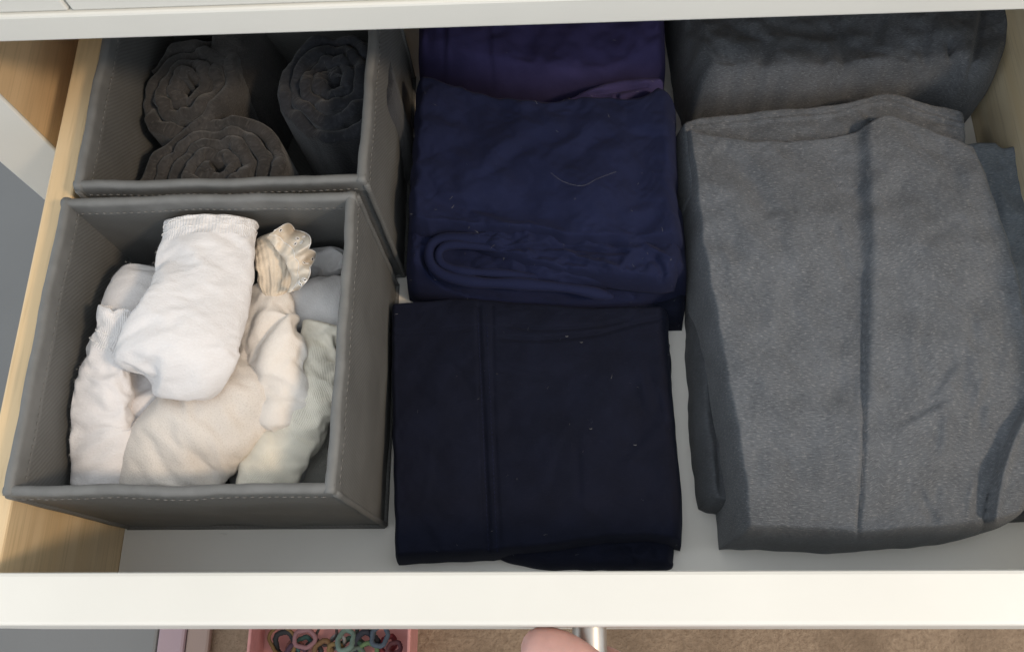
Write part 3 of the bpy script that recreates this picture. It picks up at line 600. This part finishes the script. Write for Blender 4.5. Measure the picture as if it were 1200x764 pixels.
patch('waistband', M['grey'], [(789, 150), (820, 139), (900, 130), (980, 122), (1036, 110), (1085, 122), (1140, 136)], [(1140, 136), (1142, 175), (1118, 225)], [(800, 240), (970, 235), (1118, 225)], [(789, 150), (793, 190), (800, 240)], .002, .049, (.004, .010, .004, .006),
      [('step', [(1136, 152), (1085, 135), (1036, 121), (980, 134), (905, 142), (812, 151)], 2.6, -.0011, 14, 1), ('line', [(812, 147), (905, 138), (980, 130), (1036, 117), (1085, 130), (1136, 146)], 1.8, .0007)] + wrinkles(8, 820, 1120, 130, 165, 0, 20, 40, 4, .0007, 21), n=(230, 70), ze=.044, parent=gm, seed=32, cr=(0.35, 60, 20, -0.05, 0.15, 2), noise=((.0012, .04), (.0005, .01)))
patch('folded_legs', M['grey'], [(795, 154), (842, 165), (890, 170), (975, 163), (1008, 152), (1036, 142), (1090, 162), (1150, 186)], [(1150, 186), (1166, 225), (1186, 280), (1206, 350), (1220, 430), (1226, 500), (1224, 560), (1208, 610)],
      [(862, 633), (930, 635), (1003, 639), (1060, 634), (1150, 626), (1208, 610)], [(795, 154), (803, 230), (815, 320), (834, 430), (850, 520), (862, 633)], .002, .055, (.0035, .011, .0065, .006),
      [('step', [(1011, 500), (1013, 420), (1014, 350), (1016, 280), (1013, 200), (1010, 100)], 12, -.0046, 80), ('groove', [(1002, 665), (1009, 580), (1011, 500), (1012, 400), (1014, 300)], 2.4, .0024),
       ('groove', [(838, 170), (880, 210), (905, 260)], 14, .0024), ('bump', (930, 330), (60, 160), .0015), ('bump', (1090, 330), (50, 140), .0015),
       ('step', [(1160, 634), (1162, 600), (1170, 555), (1188, 505), (1212, 465)], 5, -.006, 60, 1), ('groove', [(1150, 630), (1160, 590), (1166, 560)], 3, .003), ('bump', (1130, 545), (30, 30), -.002)]
      + wrinkles(16, 840, 990, 180, 620, 75, 25, 110, 9, .0008, 22) + wrinkles(14, 1030, 1180, 180, 600, 95, 25, 100, 9, .0008, 23) + wrinkles(10, 1060, 1170, 430, 620, 120, 20, 70, 6, .0012, 24),
      n=(240, 290), ze=.045, parent=gm, seed=33, wob=.0011, cr=(0.28, 60, 72, -0.05, 0.1, 3), noise=((.0018, .05), (.0006, .013)))

# ------------------------------------------------------------------ white and cream socks in the front box
G = 'loose pale socks in the front box'
def sock(name, label): return empty(name, label, 'sock', G)
def sock_form(path, nrow, nc, thick, cuff, pin, cuffrows, cuffpin, grow):
    """tube of knit along a path (reference x, y, height, half width), toe closed, optional turned-in cuff, settled into folds"""
    P = []
    for x, y, z, hw in path: q = at(x, y, z); P.append((q[0], q[1], q[2], hw*(CAM[2]-z)/FPX))
    C = crom(P, nrow); T = np.gradient(C[:, :3], axis=0); T /= np.linalg.norm(T, axis=1, keepdims=True)
    sd = np.cross(T, [0, 0, 1.]); sd /= np.linalg.norm(sd, axis=1, keepdims=True); nu = np.cross(sd, T)
    L = np.r_[0, np.cumsum(np.linalg.norm(np.diff(C[:, :3], axis=0), axis=1))]
    k = np.clip((L[-1]-L)/(C[-1, 3]*1.1), 0, 1); a = C[:, 3]*np.sqrt(np.clip(1-(1-k)**2, .01, 1)); b = np.minimum(C[:, 3]*thick, a); th = np.linspace(0, 2*np.pi, nc, endpoint=False)
    ring = lambda i, sc: C[i, :3]+sd[i]*(a[i]*sc*np.cos(th))[:, None]+nu[i]*(b[i]*sc*np.sin(th))[:, None]
    rows = ([ring(i, .88) for i in (4, 2, 1)]+[ring(0, .95)] if cuff else []) + [ring(i, 1.0) for i in range(nrow)]
    V = np.vstack(rows); n = len(rows); F = [tuple(reversed(f)) for f in grid_faces(n, nc, wrap=True)]; F.append(tuple(reversed([(n-1)*nc+j for j in range(nc)])))
    if not cuff: F.append(tuple(range(nc)))
    hold = np.repeat(np.where(np.arange(n) < cuffrows, cuffpin, pin), nc)
    Q = settle(V, F, hold, grow, 2.0, 26, True)
    lo, hi = np.array([.006, .006]), np.array([BW-.006, BD-.006])                 # the box walls hold the pile in
    for c in (0, 1):
        m_ = .004; q = Q[:, c]; q = np.where(q < lo[c]+m_, lo[c]+m_*np.exp((q-lo[c]-m_)/m_), q); Q[:, c] = np.where(q > hi[c]-m_, hi[c]-m_*np.exp((hi[c]-m_-q)/m_), q)
    return Q.reshape(n, nc, 3)
def knit_sock(label, mat, path, nrow, nc, thick=.5, pin=.35, cuff=0, cuffmat=None, fz=0, grow=-.10, name='sock'):
    e = sock(name, label); R = sock_form(path, nrow, nc, thick, cuff > 0, pin, cuff, .75, grow); n = len(R)
    circ = np.linalg.norm(np.diff(R[n//2], axis=0), axis=1).sum(); L = np.r_[0, np.cumsum(np.linalg.norm(np.diff(R, axis=0), axis=2).mean(1))]
    def piece(nm, a, b, m_, cap):
        V = R[a:b]; k = b-a; Vw = np.concatenate([V, V[:, :1]], 1)            # one column repeated so the knit runs round without a jump
        U_ = np.linspace(0, circ, nc+1); UV = np.stack(np.meshgrid(U_, L[a:b]), -1).reshape(-1, 2)
        F = [f[::-1] for f in grid_faces(k, nc+1)]
        o = mesh(nm, Vw.reshape(-1, 3), F, m_, e, True, UV)
        import bmesh
        bm = bmesh.new(); bm.from_mesh(o.data); bmesh.ops.remove_doubles(bm, verts=bm.verts[:], dist=1e-6)
        if cap: bmesh.ops.holes_fill(bm, edges=[q for q in bm.edges if q.is_boundary], sides=0)
        bm.to_mesh(o.data); bm.free(); o.data.polygons.foreach_set('use_smooth', [True]*len(o.data.polygons))
        md = o.modifiers.new('smooth', 'SUBSURF'); md.levels = 2; md.render_levels = 2
        INFO[o.name] = (Vw, nc+1, k); return o
    if cuff:
        c = piece('cuff', 0, cuff+1, cuffmat or mat, False); f = piece('foot', cuff, n, mat, False)
        for rw in (10, 13):
            ctr = R[rw].mean(0); d = R[rw]-ctr; d /= np.linalg.norm(d, axis=1, keepdims=True)
            tube('hem_seam', crom(np.vstack([R[rw]+d*.0001, R[rw][:1]+d[:1]*.0001]), 160)[:-1], .00022, M['fibre'], c, 6, True)
    else: f = piece('foot', 0, n, mat, True)
    if fz: fuzz(f, fz, .0007, M['fibre'], width=.00004, seed=nrow, upper=True)
    return e
knit_sock('slate ribbed sock sunk in the lower right corner of the front box', M['sockslate'], [(402, 430, .052, 32), (375, 500, .052, 40), (340, 575, .052, 40)], 22, 20, .4)
knit_sock('white sock mostly hidden under the topmost sock, left of centre', M['sockwhite2'], [(178, 390, .066, 36), (168, 450, .069, 44), (172, 540, .064, 42)], 26, 24, .5)
knit_sock('pale grey sock mostly hidden between the ecru and the stone-coloured socks', M['sockgrey'], [(345, 370, .062, 36), (338, 440, .062, 46), (318, 515, .060, 48), (305, 585, .058, 46)], 34, 24, .4)
knit_sock('small pale grey sock crumpled in the far right corner of the front box', M['sockgrey'], [(346, 314, .066, 18), (378, 306, .07, 22), (404, 318, .07, 19)], 16, 16, .6, .4)
knit_sock('pale grey smooth sock against the right wall of the front box', M['sockgrey'], [(414, 352, .076, 34), (385, 352, .076, 38), (328, 348, .072, 32)], 20, 20, .4, .35)
knit_sock('white sock tucked against the left wall behind the topmost sock', M['sockwhite2'], [(186, 290, .078, 30), (170, 326, .080, 34), (160, 372, .078, 32)], 22, 22, .5, .28, fz=1200)
knit_sock('stone-coloured ribbed sock running diagonally along the right wall of the front box', M['sockolive'], [(388, 372, .080, 26), (374, 440, .079, 34), (342, 515, .076, 38), (292, 590, .072, 34)], 42, 24, .45, .35)
knit_sock('ecru knitted sock with a bulging heel at the front centre of the front box', M['sockbeige'], [(306, 410, .074, 38), (272, 470, .077, 58), (215, 525, .075, 66), (165, 592, .066, 56)], 44, 32, .55, .28, fz=2500)
knit_sock('white fluffy sock standing along the left wall, ribbed cuff on top', M['sockwhite2'], [(138, 360, .098, 26), (135, 394, .092, 28), (120, 450, .082, 44), (110, 510, .077, 54), (125, 592, .072, 62)], 48, 34, .5, .22, 14, M['cuffwhite'], 3000)
knit_sock('cream folded sock to the right of the topmost sock', M['sockcream'], [(298, 330, .080, 30), (315, 372, .085, 40), (318, 425, .085, 42), (300, 500, .078, 38)], 32, 26, .5, .3, fz=1500)
s8 = knit_sock('cream ribbed sock with an eyelet lace frill behind the topmost sock', M['sockrib'], [(312, 278, .088, 24), (320, 305, .090, 27), (326, 350, .084, 26)], 22, 24, .5, .4, name='lace_trimmed_sock', grow=-.05)
def frill():
    inn = [(312, 279), (322, 290), (331, 302), (338, 316), (341, 330), (336, 343)]; outp = [(322, 270), (340, 264), (357, 276), (367, 300), (362, 322), (350, 340)]
    ns_, nt_ = 160, 14; A = crom(inn, ns_); B = crom(outp, ns_); s_ = np.linspace(0, 1, ns_); s_ = s_+.035*np.sin(2*np.pi*s_*1.7+.5); lob = 4.0
    ext = 1+.22*np.abs(np.sin(np.pi*lob*s_))-.10; t = np.linspace(0, 1, nt_)
    P = A[:, None]+(B-A)[:, None]*(t[None, :, None]*ext[:, None, None])
    zz = .098 + .006*t[None, :]*(1-t[None, :])*2 + .0085*t[None, :]**1.3*np.sin(2*np.pi*lob*s_*.62+.9)[:, None] + .0012*t[None, :]*np.sin(2*np.pi*7*s_+1)[:, None] + .0045*vnoise(P[..., 0], P[..., 1], 11, 3)
    Q = at(P[..., 0], P[..., 1], zz)
    fr = mesh('lace_frill', Q.reshape(-1, 3), grid_faces(ns_, nt_), M['lace'], s8, True, np.stack(np.meshgrid(t*.012, s_*.05), -1).reshape(-1, 2))
    fr.modifiers.new('thick', 'SOLIDIFY').thickness = .0004
    tube('lace_edge', Q[:, -1]+np.array([0, 0, .0002]), .00022, M['fibre'], fr, 6)
    tube('lace_edge', Q[:, 5]+np.array([0, 0, .0002]), .00018, M['fibre'], fr, 5)
    def pt(a, b): i = a*(ns_-1); j = b*(nt_-1); i0 = min(int(i), ns_-2); j0 = min(int(j), nt_-2); u = i-i0; v = j-j0; return (Q[i0, j0]*(1-u)+Q[i0+1, j0]*u)*(1-v)+(Q[i0, j0+1]*(1-u)+Q[i0+1, j0+1]*u)*v
    an = np.linspace(0, 2*np.pi, 14, endpoint=False)
    for k in range(4):
        c = (k+.5)/lob
        for da, b in ((0, .55), (0, .86), (-.032, .71), (.032, .71)):
            o_ = pt(c+da, b); e1_ = pt(min(c+da+.01, 1), b)-o_; e1_ /= np.linalg.norm(e1_); e2_ = pt(c+da, b+.03)-o_; e2_ -= e1_*(e1_@e2_); e2_ /= np.linalg.norm(e2_); nn = np.cross(e1_, e2_); nn = nn if nn[2] > 0 else -nn
            ring = o_ + nn*.0003 + .00085*(np.cos(an)[:, None]*e1_+np.sin(an)[:, None]*e2_)
            tube('eyelet', ring, .00024, M['fibre'], fr, 5, True)
            mesh('eyelet_shade_disc', ring-nn*.0001+(o_-ring)*.15, [tuple(range(14))], M['eyelet_shade'], fr)  # solid dark disc painted as the shade inside the eyelet, no real opening
frill()
knit_sock('topmost plump white terry sock folded in on itself, cuff towards the back', M['sockwhite'], [(249, 246, .097, 63), (243, 294, .100, 62), (233, 348, .101, 67), (217, 398, .103, 77), (212, 440, .100, 76), (210, 474, .090, 66)], 62, 40, .42, .24, 16, M['cuffwhite'], 5000, -.055)
for ob, nn in ((gm, 9000), (gb, 5000)):
    for c in list(ob.children): fuzz(c, nn, .0006, M['fibregrey'], width=.00004, seed=nn)

# ------------------------------------------------------------------ lint
for ob, nn in ((nd_, 45), (nb, 40), (pu, 20)):
    for c in list(ob.children):
        if c.name in INFO: fuzz(c, nn, .0016, M['fibregrey'], width=.00005, seed=nn+7)
def lint(name, label, pts, z, rad, mat):
    P = crom([at(a, b, z) + np.array([0, 0, c]) for a, b, c in pts], 40)
    tag(tube(name, P, rad, mat, None, 5), label, 'lint')
lint('loose_hair', 'long pale hair lying on the middle navy garment', [(645, 203, .0006), (660, 214, .001), (682, 219, .001), (700, 211, .0012), (722, 202, .0006)], .0640, .00003, M['fibregrey'])
for k, (x, y, z) in enumerate(((664, 394, .027), (681, 401, .027), (744, 521, .0275), (692, 502, .0285))):
    lint('lint_speck', ('pale speck by the top hem of the midnight leggings', 'pale speck just below the top hem of the midnight leggings', 'yellowish speck on the right half of the midnight leggings', 'faint speck in the middle of the midnight leggings')[k], [(x-1.5, y, .0), (x, y+1, .0008), (x+1.8, y, .0)], z+.0003, .00011, M['fibregrey'])

# ------------------------------------------------------------------ pink tray of hair ties on the floor
tl = at(290, 750, FZ+.045); tr = at(481, 750, FZ+.045)
tx0, tx1 = float(tl[0]), float(tr[0]); ty0, ty1 = -.20, .06
tray = empty('pink_tray', 'pink plastic tray of hair ties standing on the carpet', 'tray')
box('tray_base', (tx0, ty0, FZ+.001), (tx1, ty1, FZ+.005), M['pink'], tray, .001)
box('tray_wall', (tx0, ty0, FZ+.0052), (tx0+.003, ty1, FZ+.045), M['pink'], tray, .001)
box('tray_wall', (tx1-.003, ty0, FZ+.0052), (tx1, ty1, FZ+.045), M['pink'], tray, .001)
box('tray_wall', (tx0+.0032, ty0, FZ+.0052), (tx1-.0032, ty0+.003, FZ+.044), M['pink'], tray, .001)
box('tray_wall', (tx0+.0032, ty1-.003, FZ+.0052), (tx1-.0032, ty1, FZ+.044), M['pink'], tray, .001)
ties = [('black', (.012, .012, .016), 335, 755, .016, .0042, .6), ('mustard', (.42, .22, .05), 331, 750, .019, .0028, .2), ('pink', (.55, .25, .27), 357, 748, .013, .0034, .1), ('teal', (.06, .20, .18), 356, 754, .009, .0036, .4),
        ('dark brown', (.05, .025, .02), 383, 741, .015, .0022, .2), ('mint', (.30, .46, .38), 405, 750, .012, .0040, .9), ('grey green', (.16, .23, .20), 428, 742, .013, .0034, .5), ('navy', (.012, .018, .05), 430, 757, .017, .0046, .3),
        ('lime green', (.20, .34, .12), 432, 762, .011, .0034, .2), ('red', (.45, .03, .05), 455, 755, .010, .0040, .7), ('amber', (.35, .17, .05), 378, 762, .012, .0040, .4), ('maroon', (.20, .04, .06), 462, 759, .008, .0034, .5), ('white', (.6, .58, .56), 396, 752, .010, .003, 1.0), ('plum', (.12, .03, .08), 345, 770, .015, .004, .2), ('sage', (.2, .28, .22), 415, 775, .016, .004, .2), ('charcoal', (.05, .05, .055), 366, 768, .015, .004, .3), ('ochre', (.40, .24, .06), 395, 766, .013, .0034, .6), ('dusty blue', (.12, .18, .26), 445, 745, .012, .0036, .4), ('coral', (.50, .16, .12), 346, 760, .011, .0036, .5), ('bottle green', (.03, .12, .06), 412, 760, .014, .0042, .3)]
for k, (cn, c, x, y, R, r, tl_) in enumerate(ties):
    p = at(x, y, FZ+.02+.004*(k % 3)); an = np.linspace(0, 2*np.pi, 40, endpoint=False); g = np.random.default_rng(k); R *= .66; r *= .62; c = tuple(v_*.30+.012 for v_ in c)
    rr = R*(1+.12*np.sin(2*an+g.random()*6)+.05*np.sin(5*an+g.random()*6)); az = g.random()*6
    P = np.stack([rr*np.cos(an), rr*np.sin(an), tl_*rr*np.sin(an+az)*.7], 1) + p
    tag(tube('hair_tie', P, r*(1+.12*np.sin(17*an)), plain('tie_'+cn.replace(' ', '_'), c, .8), None, 10, True), cn + ' hair tie lying in the pink tray', 'hair tie', 'hair ties in the pink tray')

# ------------------------------------------------------------------ hand on the knob
def skin_hand():
    tz = kz+.0076+.0078
    tipc = at(607, 755, tz); j1 = at(656, 762, tz+.003); j2 = at(738, 835, tz+.004)
    wr = np.array([kx+.055, -.19, .062]); palm = np.array([kx+.045, -.125, .058])
    nodes = [wr, palm, np.array([j2[0], j2[1], j2[2]]), j1, tipc]
    rad = [.026, .023, .0125, .0116, .0102]
    edges = [(0, 1), (1, 2), (2, 3), (3, 4)]
    arm = np.array([kx+.10, -.42, .10]); nodes.append(arm); rad.append(.036); edges.append((5, 0))
    kn = [(.022, -.108, .050), (.040, -.110, .044), (.057, -.114, .038), (.072, -.120, .034)]
    for i, (dx, y, z) in enumerate(kn):
        a = len(nodes); ln = (1, 1.06, 1, .82)[i]
        nodes += [np.array([kx+dx, y, z]), np.array([kx+dx-.006, y+.030*ln, z-.016]), np.array([kx+dx-.012, y+.026*ln, z-.036*ln+.004]), np.array([kx+dx-.014, y+.008, z-.036*ln])]
        rad += [.0115, .0095, .0085, .0072]; edges += [(1, a), (a, a+1), (a+1, a+2), (a+2, a+3)]
    # the index finger curls beside the stem
    b = 6; nodes[b+1] = np.array([kx+.0185, -.0745, kz-.004]); nodes[b+2] = np.array([kx+.006, -.0665, kz-.018]); nodes[b+3] = np.array([kx-.010, -.068, kz-.0165])
    me = bpy.data.meshes.new('person'); me.from_pydata([tuple(map(float, v)) for v in nodes], edges, []); o = bpy.data.objects.new('person', me); COL.objects.link(o)
    md = o.modifiers.new('skin', 'SKIN'); md.use_smooth_shade = True
    for i, r in enumerate(rad): me.skin_vertices[0].data[i].radius = (r, r)
    me.skin_vertices[0].data[1].use_root = True
    sb = o.modifiers.new('sub', 'SUBSURF'); sb.levels = 2; sb.render_levels = 2
    me.materials.append(M['skin'])
    tag(o, 'bare hand with a thumb over the metal drawer knob at the bottom edge', 'person')
    return o
skin_hand()
